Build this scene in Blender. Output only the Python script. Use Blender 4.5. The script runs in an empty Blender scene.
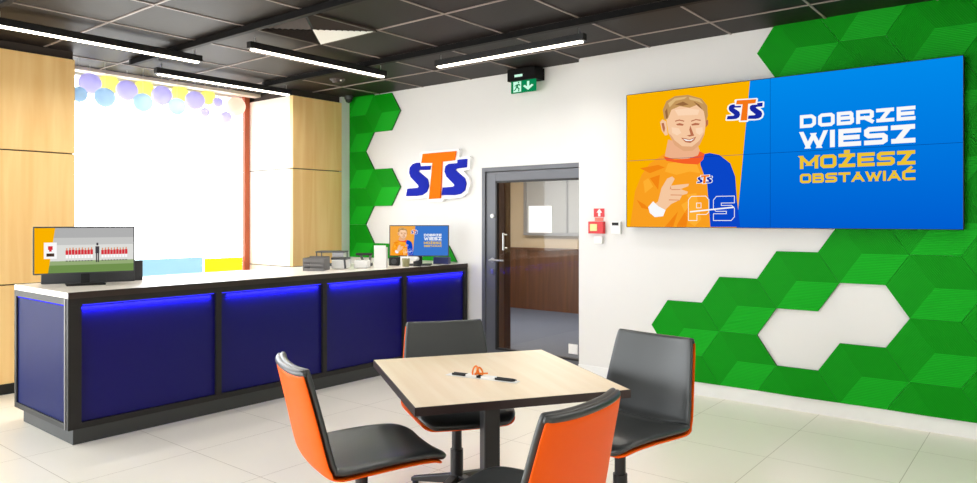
import bpy, bmesh, math, random
from mathutils import Vector, Matrix
from mathutils.geometry import tessellate_polygon
random.seed(7)
PI = math.pi
COL = bpy.context.scene.collection
CAM = Vector((7.18, -6.0, 1.53))
FC, FS, FPX, HZ = 0.78173, 0.62364, 716.0, 218.7
WB, WL = 0.0, 0.14            # face of the wall right of the door / of the door and logo section
CEIL = 3.09

def pw(px, py, ypl):
    """point of the vertical plane y=ypl that a measured picture position stands for"""
    u = (px - 488.5) / FPX
    d = (ypl - CAM.y) / (FC + FS * u)
    return Vector((CAM.x + d * (-FS + FC * u), ypl, CAM.z - (py - HZ) * d / FPX))

# ------------------------------------------------------------------ materials
def lin(c):
    return tuple(((v / 255) / 12.92 if v / 255 <= .04045 else (((v / 255) + .055) / 1.055) ** 2.4) for v in c) + (1,)
def new_mat(name):
    m = bpy.data.materials.new(name); m.use_nodes = True
    nt = m.node_tree; nt.nodes.clear()
    o = nt.nodes.new('ShaderNodeOutputMaterial')
    return m, nt, o
def mat(name, rgb, rough=.5, metal=0, spec=.5, vary=.04, scale=6, bump=0, coat=0, bscale=None):
    m, nt, o = new_mat(name)
    p = nt.nodes.new('ShaderNodeBsdfPrincipled')
    p.inputs['Roughness'].default_value = rough; p.inputs['Metallic'].default_value = metal
    p.inputs['Specular IOR Level'].default_value = spec; p.inputs['Coat Weight'].default_value = coat
    tc = nt.nodes.new('ShaderNodeTexCoord'); n = nt.nodes.new('ShaderNodeTexNoise'); n.inputs['Scale'].default_value = scale
    n.inputs['Detail'].default_value = 4
    nt.links.new(tc.outputs['Object'], n.inputs['Vector'])
    mx = nt.nodes.new('ShaderNodeMix'); mx.data_type = 'RGBA'
    c = lin(rgb)
    mx.inputs[6].default_value = tuple(v * (1 - vary) for v in c[:3]) + (1,)
    mx.inputs[7].default_value = tuple(min(1, v * (1 + vary)) for v in c[:3]) + (1,)
    nt.links.new(n.outputs['Fac'], mx.inputs[0]); nt.links.new(mx.outputs[2], p.inputs['Base Color'])
    if bump:
        n2 = nt.nodes.new('ShaderNodeTexNoise'); n2.inputs['Scale'].default_value = bscale or scale * 8
        nt.links.new(tc.outputs['Object'], n2.inputs['Vector'])
        b = nt.nodes.new('ShaderNodeBump'); b.inputs['Strength'].default_value = bump; b.inputs['Distance'].default_value = .002
        nt.links.new(n2.outputs['Fac'], b.inputs['Height']); nt.links.new(b.outputs['Normal'], p.inputs['Normal'])
    nt.links.new(p.outputs[0], o.inputs[0])
    return m
def emit(name, rgb, s=1.0, gloss=.0):
    m, nt, o = new_mat(name)
    e = nt.nodes.new('ShaderNodeEmission'); e.inputs[0].default_value = lin(rgb); e.inputs[1].default_value = s
    nt.links.new(e.outputs[0], o.inputs[0])
    return m
def wood(name, a, b, rough=.45, axis='Z', scale=3.0):
    m, nt, o = new_mat(name)
    p = nt.nodes.new('ShaderNodeBsdfPrincipled'); p.inputs['Roughness'].default_value = rough
    tc = nt.nodes.new('ShaderNodeTexCoord'); mp = nt.nodes.new('ShaderNodeMapping')
    s = [14, 14, 14]; s['XYZ'.index(axis)] = .9
    mp.inputs['Scale'].default_value = s
    n = nt.nodes.new('ShaderNodeTexNoise'); n.inputs['Scale'].default_value = scale * .25; n.inputs['Detail'].default_value = 6
    n.inputs['Distortion'].default_value = .6
    r = nt.nodes.new('ShaderNodeValToRGB')
    r.color_ramp.elements[0].position = .3; r.color_ramp.elements[0].color = lin(a)
    r.color_ramp.elements[1].position = .7; r.color_ramp.elements[1].color = lin(b)
    nt.links.new(tc.outputs['Object'], mp.inputs[0]); nt.links.new(mp.outputs[0], n.inputs['Vector'])
    nt.links.new(n.outputs['Fac'], r.inputs[0]); nt.links.new(r.outputs[0], p.inputs['Base Color'])
    nt.links.new(p.outputs[0], o.inputs[0])
    return m
def translucent(name, rgb, w=.6):
    m, nt, o = new_mat(name)
    d = nt.nodes.new('ShaderNodeBsdfPrincipled'); d.inputs['Base Color'].default_value = lin(rgb); d.inputs['Roughness'].default_value = .3
    t = nt.nodes.new('ShaderNodeBsdfTranslucent'); t.inputs[0].default_value = lin(rgb)
    x = nt.nodes.new('ShaderNodeMixShader'); x.inputs[0].default_value = w
    nt.links.new(d.outputs[0], x.inputs[1]); nt.links.new(t.outputs[0], x.inputs[2]); nt.links.new(x.outputs[0], o.inputs[0])
    return m
def glass(name, tint=(255, 255, 255), refl=1.0):
    m, nt, o = new_mat(name)
    t = nt.nodes.new('ShaderNodeBsdfTransparent'); t.inputs[0].default_value = lin(tint)
    g = nt.nodes.new('ShaderNodeBsdfGlossy'); g.inputs['Roughness'].default_value = .02
    f = nt.nodes.new('ShaderNodeFresnel'); f.inputs[0].default_value = 1.45
    x = nt.nodes.new('ShaderNodeMixShader')
    nt.links.new(f.outputs[0], x.inputs[0]); nt.links.new(t.outputs[0], x.inputs[1]); nt.links.new(g.outputs[0], x.inputs[2])
    nt.links.new(x.outputs[0], o.inputs[0])
    return m
def tiles(name, rgb, joint, sx, sy, ox, oy, rough, spec=.5, jw=.004, var=.03):
    """large floor tiles with thin joints, laid out in world metres"""
    m, nt, o = new_mat(name)
    p = nt.nodes.new('ShaderNodeBsdfPrincipled'); p.inputs['Roughness'].default_value = rough; p.inputs['Specular IOR Level'].default_value = spec
    geo = nt.nodes.new('ShaderNodeNewGeometry'); sep = nt.nodes.new('ShaderNodeSeparateXYZ'); nt.links.new(geo.outputs['Position'], sep.inputs[0])
    outs = []
    for k, (s, off) in enumerate(((sx, ox), (sy, oy))):
        a = nt.nodes.new('ShaderNodeMath'); a.operation = 'SUBTRACT'; a.inputs[1].default_value = off
        nt.links.new(sep.outputs[k], a.inputs[0])
        w = nt.nodes.new('ShaderNodeMath'); w.operation = 'PINGPONG'; w.inputs[1].default_value = s / 2
        nt.links.new(a.outputs[0], w.inputs[0])
        l = nt.nodes.new('ShaderNodeMath'); l.operation = 'LESS_THAN'; l.inputs[1].default_value = jw / 2
        nt.links.new(w.outputs[0], l.inputs[0]); outs.append(l)
    mx = nt.nodes.new('ShaderNodeMath'); mx.operation = 'MAXIMUM'
    nt.links.new(outs[0].outputs[0], mx.inputs[0]); nt.links.new(outs[1].outputs[0], mx.inputs[1])
    n = nt.nodes.new('ShaderNodeTexNoise'); n.inputs['Scale'].default_value = 1.3; n.inputs['Detail'].default_value = 5
    nt.links.new(geo.outputs['Position'], n.inputs['Vector'])
    c = lin(rgb)
    a = nt.nodes.new('ShaderNodeMix'); a.data_type = 'RGBA'
    a.inputs[6].default_value = tuple(v * (1 - var) for v in c[:3]) + (1,); a.inputs[7].default_value = tuple(min(1, v * (1 + var)) for v in c[:3]) + (1,)
    nt.links.new(n.outputs['Fac'], a.inputs[0])
    b = nt.nodes.new('ShaderNodeMix'); b.data_type = 'RGBA'; b.inputs[7].default_value = lin(joint)
    nt.links.new(mx.outputs[0], b.inputs[0]); nt.links.new(a.outputs[2], b.inputs[6])
    nt.links.new(b.outputs[2], p.inputs['Base Color']); nt.links.new(p.outputs[0], o.inputs[0])
    return m
def grooved(name, rgb, ang, rough=.5):
    """felt with fine parallel grooves running at angle ang in the wall plane"""
    m, nt, o = new_mat(name)
    p = nt.nodes.new('ShaderNodeBsdfPrincipled'); p.inputs['Roughness'].default_value = rough; p.inputs['Specular IOR Level'].default_value = .12
    tc = nt.nodes.new('ShaderNodeTexCoord'); mp = nt.nodes.new('ShaderNodeMapping'); mp.inputs['Rotation'].default_value = (0, ang, 0)
    w = nt.nodes.new('ShaderNodeTexWave'); w.bands_direction = 'Z'; w.inputs['Scale'].default_value = 26
    nt.links.new(tc.outputs['Object'], mp.inputs[0]); nt.links.new(mp.outputs[0], w.inputs['Vector'])
    r = nt.nodes.new('ShaderNodeValToRGB'); c = lin(rgb)
    r.color_ramp.elements[0].position = .15; r.color_ramp.elements[0].color = tuple(v * .78 for v in c[:3]) + (1,)
    r.color_ramp.elements[1].position = .45; r.color_ramp.elements[1].color = c
    nt.links.new(w.outputs['Fac'], r.inputs[0]); nt.links.new(r.outputs[0], p.inputs['Base Color'])
    b = nt.nodes.new('ShaderNodeBump'); b.inputs['Strength'].default_value = .35; b.inputs['Distance'].default_value = .003
    nt.links.new(w.outputs['Fac'], b.inputs['Height']); nt.links.new(b.outputs['Normal'], p.inputs['Normal'])
    nt.links.new(p.outputs[0], o.inputs[0])
    return m
def screen_blue(name, top, bot, z0, z1):
    m, nt, o = new_mat(name)
    e = nt.nodes.new('ShaderNodeEmission')
    tc = nt.nodes.new('ShaderNodeNewGeometry'); s = nt.nodes.new('ShaderNodeSeparateXYZ'); nt.links.new(tc.outputs['Position'], s.inputs[0])
    mr = nt.nodes.new('ShaderNodeMapRange'); mr.inputs[1].default_value = z0; mr.inputs[2].default_value = z1
    nt.links.new(s.outputs[2], mr.inputs[0])
    x = nt.nodes.new('ShaderNodeMix'); x.data_type = 'RGBA'; x.inputs[6].default_value = lin(bot); x.inputs[7].default_value = lin(top)
    nt.links.new(mr.outputs[0], x.inputs[0]); nt.links.new(x.outputs[2], e.inputs[0]); nt.links.new(e.outputs[0], o.inputs[0])
    return m

M = dict(
    wall=mat('white_paint', (232, 231, 229), .6, vary=.01, bump=.05),
    wood=wood('light_oak', (244, 196, 126), (254, 216, 150)),
    joint=mat('wood_joint', (62, 52, 46), .7),
    floor=tiles('floor_tiles', (245, 239, 224), (190, 180, 158), .744, .744, 5.71, -.55, .28),
    ceil=mat('dark_ceiling_tile', (34, 29, 27), .5, spec=.12, vary=.06, bump=.2),
    grid=mat('ceiling_bar', (150, 136, 130), .45, spec=.4), track=mat('track_black', (16, 15, 15), .6, spec=.1), louvre=mat('louvre_brown', (72, 64, 60), .5, spec=.2),
    black=mat('black_metal', (28, 27, 28), .4), blackm=mat('matte_black', (20, 20, 22), .6),
    lamp=emit('lamp_diffuser', (255, 246, 225), 9.0),
    white=mat('white_plastic', (240, 240, 238), .35), blown_oak=mat('oak_overexposed', (246, 238, 224), .45), cream=mat('cream_blind', (226, 214, 196), .6),
    ctop=mat('white_worktop', (236, 228, 216), .3, vary=.02), cedge=mat('dark_worktop_edge', (48, 36, 32), .35),
    cframe=mat('charcoal_frame', (36, 34, 33), .5, spec=.3), cplinth=mat('plinth_grey', (52, 54, 53), .5),
    cpanel=mat('blue_panel', (16, 12, 98), .35, spec=.25, vary=.03),
    cend=mat('pale_blue_panel', (14, 24, 80), .5, spec=.08),
    led=emit('blue_led', (60, 60, 255), 1.5),
    ttop=wood('table_maple', (243, 221, 186), (250, 232, 202), .35, 'X', 5), tedge=mat('table_edge', (46, 30, 28), .4),
    leather=mat('black_leather', (50, 53, 53), .36, spec=.8, vary=.08, scale=3, bump=.12, bscale=120),
    orange=mat('orange_shell', (255, 96, 0), .45, spec=.2, vary=.02),
    chrome=mat('brushed_steel', (190, 190, 188), .3, metal=.9),
    alu=mat('grey_door_aluminium', (104, 106, 112), .42, metal=.35), alul=mat('pale_grey_frame', (150, 152, 156), .45, metal=.2),
    gasket=mat('dark_gasket', (30, 28, 30), .5),
    glass=glass('clear_glass'), dglass=glass('door_glass', (236, 232, 226)),
    paper=mat('white_paper', (244, 243, 240), .6),
    red=mat('red_plastic', (214, 34, 42), .4), redl=mat('faded_red_label', (240, 130, 110), .5),
    exitg=emit('exit_green', (10, 140, 84), .9), exitw=emit('exit_white', (205, 255, 228), 1.0),
    post=mat('orange_brown_frame', (176, 84, 48), .5),
    logo_b=mat('logo_blue', (24, 38, 168), .7, spec=.1, vary=.0), logo_o=mat('logo_orange', (250, 116, 0), .7, spec=.1, vary=0), logo_w=mat('logo_white', (250, 250, 250), .4, vary=0),
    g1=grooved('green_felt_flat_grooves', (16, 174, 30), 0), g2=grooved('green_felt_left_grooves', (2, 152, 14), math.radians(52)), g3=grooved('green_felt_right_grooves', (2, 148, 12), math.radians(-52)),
    gside=mat('green_felt_edge', (14, 96, 26), .8),
    by=translucent('yellow_balloon', (250, 242, 165)), bv=translucent('violet_balloon', (222, 218, 252)), bb=translucent('blue_balloon', (212, 234, 252)), bp=translucent('pink_balloon', (252, 226, 216)),  # balloon colours paled to stand in for the window glare
    bluefilm=translucent('pale_blue_film', (166, 190, 202), .7), yelfilm=translucent('yellow_film', (232, 208, 60), .7),
    greyp=mat('grey_plastic', (110, 108, 108), .5), dgrey=mat('dark_grey_plastic', (64, 66, 70), .45),
    olive=mat('olive_pot', (140, 136, 96), .6), navy=mat('navy_box', (40, 46, 110), .4),
    cwood=wood('corridor_brown_wood', (84, 52, 30), (112, 72, 42), .35), cfloor=mat('corridor_carpet', (98, 108, 128), .6), cwall=mat('corridor_beige', (200, 184, 158), .7), cboard=mat('corridor_board', (176, 180, 182), .4),
    pave=mat('pavement', (200, 196, 190), .8),
    s_or=emit('s_orange', (250, 178, 0)), s_dor=emit('s_jersey', (250, 160, 34)), s_skin=emit('s_skin', (246, 200, 160)), s_skd=emit('s_skin_shade', (222, 150, 110)),
    s_hair=emit('s_hair', (196, 150, 92)), s_jb=emit('s_jersey_blue', (10, 70, 200)), s_col=emit('s_collar', (246, 96, 40)), s_w=emit('s_white', (250, 250, 250)),
    s_yel=emit('s_letter_yellow', (238, 196, 50)), s_nb=emit('s_navy', (26, 40, 160)), s_o=emit('s_logo_orange', (245, 120, 20)), s_seam=emit('s_seam', (6, 50, 120)),
    s_stub=emit('s_stubble', (226, 168, 124)), s_lskin=emit('s_light_skin', (252, 214, 180)), s_feat=emit('s_features', (186, 112, 80)), s_hl=emit('s_hair_light', (222, 184, 124)), s_hd=emit('s_hair_dark', (150, 104, 62)), s_sh=emit('s_jersey_light', (255, 176, 50)), s_fold=emit('s_fold', (243, 134, 20)), s_neck=emit('s_neck', (238, 178, 138)), s_dk=emit('s_dark', (70, 50, 40)),
    s_gry=emit('s_crowd', (176, 176, 176)), s_gr=emit('s_pitch', (112, 144, 78)), s_gr2=emit('s_pitch_light', (150, 172, 120)), s_mid=emit('s_stand', (198, 198, 196)), s_red=emit('s_red', (214, 50, 60)), s_lt=emit('s_haze', (222, 222, 218)), s_bk=emit('s_referee', (70, 64, 70)),
)
M['s_blue'] = screen_blue('s_blue', (0, 148, 242), (0, 92, 208), 1.44, 3.0)
M['s_blue2'] = emit('s_blue_small', (60, 120, 205)); M['s_or2'] = emit('s_orange_small', (245, 170, 70))

# ------------------------------------------------------------------ mesh helpers
class MB:
    def __init__(s): s.v = []; s.f = []; s.mi = []; s.sm = []
    def add(s, vs, fs, mi=0, smooth=False):
        n = len(s.v); s.v += [tuple(v) for v in vs]
        for f in fs: s.f.append([i + n for i in f]); s.mi.append(mi); s.sm.append(smooth)
        return s
    def box(s, x0, x1, y0, y1, z0, z1, mi=0):
        v = [(x, y, z) for x in (x0, x1) for y in (y0, y1) for z in (z0, z1)]
        return s.add(v, [(0, 1, 3, 2), (4, 6, 7, 5), (0, 4, 5, 1), (2, 3, 7, 6), (0, 2, 6, 4), (1, 5, 7, 3)], mi)
    def tube(s, p, q, r, n=16, r2=None, mi=0):
        p, q = Vector(p), Vector(q); r2 = r if r2 is None else r2
        a = (q - p).normalized(); t = Vector((0, 0, 1)) if abs(a.z) < .9 else Vector((1, 0, 0))
        u = a.cross(t).normalized(); w = a.cross(u)
        v = []
        for c, rr in ((p, r), (q, r2)):
            for k in range(n): v.append(c + rr * (math.cos(2 * PI * k / n) * u + math.sin(2 * PI * k / n) * w))
        s.add(v, [(k, (k + 1) % n, n + (k + 1) % n, n + k) for k in range(n)], mi, True)
        s.add(v[:n], [tuple(range(n))[::-1]], mi); s.add(v[n:], [tuple(range(n))], mi)
        return s
    def path(s, pts, r, n=10):
        for a, b in zip(pts, pts[1:]): s.tube(a, b, r, n)
        return s
    def lathe(s, prof, c=(0, 0, 0), n=24, mi=0, sx=1, sy=1):
        v = [(c[0] + r * sx * math.cos(2 * PI * k / n), c[1] + r * sy * math.sin(2 * PI * k / n), c[2] + z) for r, z in prof for k in range(n)]
        f = [(j * n + k, j * n + (k + 1) % n, (j + 1) * n + (k + 1) % n, (j + 1) * n + k) for j in range(len(prof) - 1) for k in range(n)]
        s.add(v, f, mi, True); s.add(v[:n], [tuple(range(n))[::-1]], mi); s.add(v[-n:], [tuple(range(n))], mi)
        return s
    def build(s, name, mats, parent=None, bevel=0, loc=None):
        me = bpy.data.meshes.new(name); me.from_pydata(s.v, [], s.f)
        for m in (mats if isinstance(mats, (list, tuple)) else [mats]): me.materials.append(m)
        for p, mi, sm in zip(me.polygons, s.mi, s.sm): p.material_index = mi; p.use_smooth = sm
        bm = bmesh.new(); bm.from_mesh(me); bmesh.ops.recalc_face_normals(bm, faces=bm.faces); bm.to_mesh(me); bm.free()
        me.update()
        o = bpy.data.objects.new(name, me); COL.objects.link(o)
        if parent: o.parent = parent
        if loc: o.location = loc
        if bevel:
            b = o.modifiers.new('bevel', 'BEVEL'); b.width = bevel; b.segments = 2; b.limit_method = 'ANGLE'
        return o
def tag(o, label, cat, group=None):
    o['label'] = label; o['category'] = cat
    if group: o['group'] = group
    return o
def thing(name, label, cat, loc=(0, 0, 0), rz=0, group=None):
    o = bpy.data.objects.new(name, None); COL.objects.link(o); o.location = loc; o.rotation_euler = (0, 0, rz)
    o.empty_display_size = .1
    return tag(o, label, cat, group)
def struct(o): o['kind'] = 'structure'; return o
def sbox(name, m, *b, bevel=0): return struct(MB().box(*b).build(name, m, bevel=bevel))
def pbox(name, m, parent, *b, bevel=0): return MB().box(*b).build(name, m, parent, bevel)
def copy_tree(o, parent=None):
    c = o.copy(); COL.objects.link(c); c.parent = parent
    for ch in list(o.children): copy_tree(ch, c)
    return c
def poly_fill(mb, pts, d0, d1, mp, mi=0):
    """closed outline (2-D) extruded between depths d0 and d1; mp(x, y, depth) gives the point"""
    tri = [list(t) for t in tessellate_polygon([[Vector((p[0], p[1], 0)) for p in pts]])]
    n = len(pts)
    v = [mp(p[0], p[1], d0) for p in pts] + [mp(p[0], p[1], d1) for p in pts]
    f = [t[::-1] for t in tri] + [[i + n for i in t] for t in tri]
    if abs(d1 - d0) > 1e-6: f += [(i, (i + 1) % n, n + (i + 1) % n, n + i) for i in range(n)]
    return mb.add(v, f, mi)

# ------------------------------------------------------------------ setting
XR, YB = 11.0, -9.2
sbox('floor', M['floor'], -.95, XR, YB, .45, -.1, 0)
sbox('ceiling', M['ceil'], -1.1, XR, YB, .45, CEIL, CEIL + .15)
gr = MB()
x = .545 - .7445 * 2
while x < XR:
    if x > -.9: gr.box(x - .008, x + .008, -4.2 if x < 0 else YB, (WL if x < 3.52 else 0) if x > 0 else -.757, CEIL - .007, CEIL + .002)
    x += .7445
y = -.464
while y > YB:
    gr.box(0, XR, y - .008, y + .008, CEIL - .007, CEIL + .002)
    if -3.185 < y < -.757: gr.box(-.9, 0, y - .008, y + .008, CEIL - .007, CEIL + .002)
    y -= .7445
struct(gr.build('trim_1', M['grid']))
# wall with the door: slightly further back than the wall of the big screen
DX0, DX1, DZ = 2.19, 3.52, 2.09
sbox('wall_back', M['wall'], 0, DX0, WL, WL + .2, 0, CEIL)
sbox('wall_back', M['wall'], DX0, DX1, WL, WL + .2, DZ, CEIL)
sbox('wall_back', M['wall'], DX1, XR, WB, WL + .2, 0, CEIL)
sbox('baseboard_back', M['white'], DX1, XR, WB - .012, WB, 0, .115)
sbox('baseboard_back', M['white'], 2.02, DX0, WL - .012, WL, 0, .115)
# left wall: oak cladding, window recess between, white strip in the corner
WY0, WY1 = -3.185, -.757
for k, (a, b) in enumerate(((0, .945), (.957, 2.128), (2.14, 3.01))):
    sbox('wall_left', M['wood'], -.06, 0, -4.25, WY0, a, b, bevel=.002)
    sbox('wall_left', M['wood'], -.06, 0, WY1, -.01, a, b, bevel=.002)
    sbox('wall_left', M['blown_oak'], -.95, -.06, WY1, WY1 + .03, a, b)     # side of the window recess, oak paled to stand for overexposure
sbox('wall_left', M['joint'], -.3, -.045, -4.25, WY0, 0, CEIL)
sbox('wall_left', M['wall'], -.3, 0, YB, -4.25, 0, .1)
sbox('wall_left', M['wall'], -.3, 0, YB, -4.25, 3.0, CEIL)
sbox('wall_left', M['joint'], -.3, -.045, WY1 + .02, -.01, 0, CEIL)
sbox('wall_left', M['joint'], -.95, -.3, WY1 + .032, WY1 + .1, 0, CEIL)
sbox('wall_left', M['wall'], -.3, 0, -.01, WL + .2, 0, CEIL)
sbox('wall_left', M['wall'], -.95, -.3, WY0 - .1, WY0, 0, CEIL)
sbox('baseboard_left', M['cframe'], 0, .01, -4.25, WY0, 0, .09)
# far sides of the room, behind the camera: shop front glazing added for its daylight
sbox('wall_right', M['wall'], XR, XR + .2, YB, WB + .3, 0, CEIL)
sbox('wall_front', M['wall'], -.3, XR, YB - .2, YB, 0, .12)
sbox('wall_front', M['wall'], -.3, XR, YB - .2, YB, 2.95, CEIL)
for a, b in ((-.3, .6), (5.5, XR)): sbox('wall_front', M['wall'], a, b, YB - .2, YB, .12, 2.95)
def window(n, x0, x1, y0, y1, z0, z1, axis, mullions, m, t=.05):
    """frame bars round a pane; axis is the direction the window runs along"""
    fr = MB(); lo, hi = (y0, y1) if axis == 'Y' else (x0, x1)
    def bar(a, b, za, zb):
        if axis == 'Y': fr.box(x0, x1, a, b, za, zb)
        else: fr.box(a, b, y0, y1, za, zb)
    bar(lo, lo + t, z0, z1); bar(hi - t, hi, z0, z1)
    for q in mullions: bar(q - t / 2, q + t / 2, z0 + t, z1 - t)
    bar(lo + t, hi - t, z0, z0 + t); bar(lo + t, hi - t, z1 - t, z1)
    f = struct(fr.build('window_%d' % n, m))
    g = MB()
    if axis == 'Y': g.add([((x0 + x1) / 2, lo + t, z0 + t), ((x0 + x1) / 2, hi - t, z0 + t), ((x0 + x1) / 2, hi - t, z1 - t), ((x0 + x1) / 2, lo + t, z1 - t)], [(0, 1, 2, 3)])
    else: g.add([(lo + t, (y0 + y1) / 2, z0 + t), (hi - t, (y0 + y1) / 2, z0 + t), (hi - t, (y0 + y1) / 2, z1 - t), (lo + t, (y0 + y1) / 2, z1 - t)], [(0, 1, 2, 3)])
    g.build('pane', M['glass'], f)
window(1, -1.0, -.95, WY0 - .1, WY1 + .03, 0, CEIL, 'Y', [], M['white'], .04)
sbox('trim_5', M['post'], -.95, -.90, WY1 - .075, WY1, 0, CEIL)
window(3, -.2, -.14, YB, -4.25, .1, 3.0, 'Y', [-5.9, -7.55], M['black'], .06)
window(2, .6, 5.5, YB - .13, YB - .07, .12, 2.95, 'X', [3.05], M['black'], .06)
sbox('trim_2', M['cream'], -.80, -.66, WY0, WY1, 3.055, CEIL)           # blind box over the window
sbox('ground', M['pave'], -14, -1.0, -16, 8, -.12, -.02)
sbox('ground', M['pave'], -1.0, 18, -22, YB - .2, -.12, -.02)
# corridor behind the glass door
sbox('floor', M['cfloor'], -1.2, 4.4, .45, 4.1, -.1, .0)
sbox('ceiling', M['cwall'], -1.2, 4.4, .45, 4.1, 2.6, 2.7)
sbox('wall_corridor', M['cwall'], -1.2, 4.4, 3.96, 4.1, 0, 2.6)
sbox('wall_corridor', M['cwall'], -1.3, -1.2, .34, 4.1, 0, 2.7)
sbox('wall_corridor', M['cwall'], 4.4, 4.5, .34, 4.1, 0, 2.7)
sbox('wall_corridor', M['cwall'], -1.2, 4.4, .34, .36, 2.1, 2.6)
sbox('trim_3', M['cwood'], -1.2, 4.4, 3.90, 3.96, 0, 1.0)
sbox('trim_3', M['cwood'], -1.2, 4.4, 3.87, 3.96, 1.0, 1.04)
sbox('trim_4', M['cwood'], -1.2, -1.1, 3.0, 3.9, 0, 2.3)

# ------------------------------------------------------------------ ceiling fittings
for k, yy in enumerate((-1.209, -2.698, -4.187, -5.676)):
    t = thing('ceiling_track', ['black ceiling track nearest the wall with the screen', 'black ceiling track second from the screen wall, beside the air vent', 'black ceiling track third from the screen wall, at the top left corner', 'black ceiling track nearest the added shop front glazing'][k], 'track', (0, yy, CEIL), 0, 'black tracks under the ceiling')
    pbox('rail', M['track'], t, .12, 10.6, -.03, .015, -.06, -.008)
    pbox('end_cap', M['blackm'], t, .09, .12, -.032, .017, -.062, -.008)
def lamp(x, y0, y1, axis, label, first=None):
    z = 2.985
    L = y1 - y0
    t = thing('linear_lamp', label, 'ceiling lamp', (x, y0, z) if axis == 'Y' else (y0, x, z), 0 if axis == 'Y' else -PI / 2, 'linear ceiling lamps')
    pbox('housing', M['black'], t, -.03, .03, 0, L, -.008, .05, bevel=.003)
    pbox('diffuser', M['lamp'], t, -.022, .022, .03, L - .03, -.02, -.008)
    for q in (.06, L - .06):
        MB().tube((0, q, .05), (0, q, CEIL - z - .008), .004, 8).build('hanger', M['chrome'], t)
    if L > 1.9: pass
    return t
lamp(.97, -4.15, -2.48, 'Y', 'long slim ceiling lamp at the top left, hung over the end of the counter')
t1 = bpy.data.objects['linear_lamp']
pbox('red_tip', M['red'], t1, -.031, .031, -.02, .03, -.021, .02)
lamp(.15, -2.50, -.90, 'Y', 'slim ceiling lamp running just in front of the big window')
lamp(1.80, -2.52, -.95, 'Y', 'slim ceiling lamp beside the square air vent, over the counter')
t = lamp(-.97, 2.53, 4.17, 'X', 'slim ceiling lamp above the door, parallel to the screen wall')
t.location = (2.53, -.97, 2.985); 
for i, (a, b) in enumerate(((6.4, -2.50), (4.6, -4.15), (4.6, -7.4), (7.6, -4.15), (7.6, -7.4), (1.6, -7.4), (9.4, -4.15), (9.4, -7.4))):
    lamp(a, b, b + 1.57, 'Y', ['added slim ceiling lamp out of view, brightening the room'][0])  # extra lamps out of view, added to brighten floor and chairs
# air vent in one ceiling tile
v = thing('air_vent', 'square louvred air vent in the dark ceiling with one quarter painted as lit', 'vent', (2.415, -2.326, CEIL))
h = .36
fr = MB()
for a in (-1, 1):
    fr.box(-h, h, a * h - .012, a * h + .012, -.02, 0); fr.box(a * h - .012, a * h + .012, -h + .012, h - .012, -.02, 0)
fr.build('vent_frame', M['louvre'], v)
pbox('back_plate', M['blackm'], v, -h + .01, h - .01, -h + .01, h - .01, -.004, .0)
for q, (ang, mm) in enumerate(((0, 'white'), (90, 'louvre'), (180, 'louvre'), (270, 'louvre'))):
    sl = MB(); R = Matrix.Rotation(math.radians(ang), 3, 'Z')
    if mm == 'white':
        vs = [R @ Vector(p) for p in ((-h + .02, h - .012, -.02), (h - .02, h - .012, -.02), (0, 0, -.02), (-h + .02, h - .012, -.016), (h - .02, h - .012, -.016), (0, 0, -.016))]
        sl.add(vs, [(0, 1, 2), (3, 5, 4), (0, 3, 4, 1), (1, 4, 5, 2), (2, 5, 3, 0)])
        sl.build('lit_quarter', M['white'], v)  # white plate standing for louvres that catch the window light
    else:
        for k in range(9):
            yy = .04 + k * .034
            if yy > h - .03: continue
            w = yy - .012
            vs = [R @ Vector(p) for p in ((-w, yy, -.022), (w, yy, -.022), (w + .008, yy + .010, -.006), (-w - .008, yy + .010, -.006), (-w, yy + .002, -.024), (w, yy + .002, -.024), (w + .008, yy + .012, -.008), (-w - .008, yy + .012, -.008))]
            sl.add(vs, [(0, 1, 2, 3), (4, 7, 6, 5), (0, 4, 5, 1), (2, 6, 7, 3), (1, 5, 6, 2), (0, 3, 7, 4)])
        sl.build('louvres', M[mm], v)
o = thing('smoke_detector', 'small round detector on the dark ceiling behind the vent', 'detector', (.87, -.80, CEIL))
MB().lathe([(.085, 0), (.085, -.012), (.06, -.02), (.058, -.038), (.03, -.045)]).build('detector_body', M['louvre'], o)
for a in (-.06, .06): MB().lathe([(.012, -.014), (.012, -.026), (.006, -.03)], (a, .0, 0), 12).build('sensor_tip', M['white'], o)
o = thing('dome_camera', 'small dark dome camera in the corner above the green panels', 'camera', (.10, .02, CEIL))
MB().lathe([(.055, 0), (.055, -.035), (.05, -.04)]).build('camera_mount', M['dgrey'], o)
MB().lathe([(.043, -.04), (.041, -.06), (.03, -.078), (.012, -.086)]).build('dome', M['blackm'], o)

# ------------------------------------------------------------------ exit sign
e0, e1 = pw(509.5, 75, 0), pw(537, 70, 0)
o = thing('exit_sign', 'green emergency exit sign with running figure and down arrow under black housing', 'sign', ((e0.x + e1.x) / 2, 0, 0))
hw = (e1.x - e0.x) / 2
zb = pw(524, 80.3, 0).z
pbox('sign_housing', M['track'], o, -hw, hw, -.04, .139, zb, CEIL - .01, bevel=.004)
g0, g1 = pw(511.5, 92.5, 0), pw(536, 90.5, 0)
zs = pw(524, 92.3, 0).z; xs0 = g0.x - o.location.x; xs1 = g1.x - o.location.x
pbox('sign_plate', M['exitg'], o, xs0, xs1, -.008, .008, zs, zb)
W_, H_ = xs1 - xs0, zb - zs
def smap(x, y, d): return Vector((xs0 + x * W_, -.0085 - d, zs + y * H_))
mb = MB()
poly_fill(mb, [(.10, .08), (.42, .08), (.42, .95), (.10, .95)], 0, .001, smap)
mb.build('doorway_pictogram', M['exitw'], o)
mb = MB()
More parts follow.
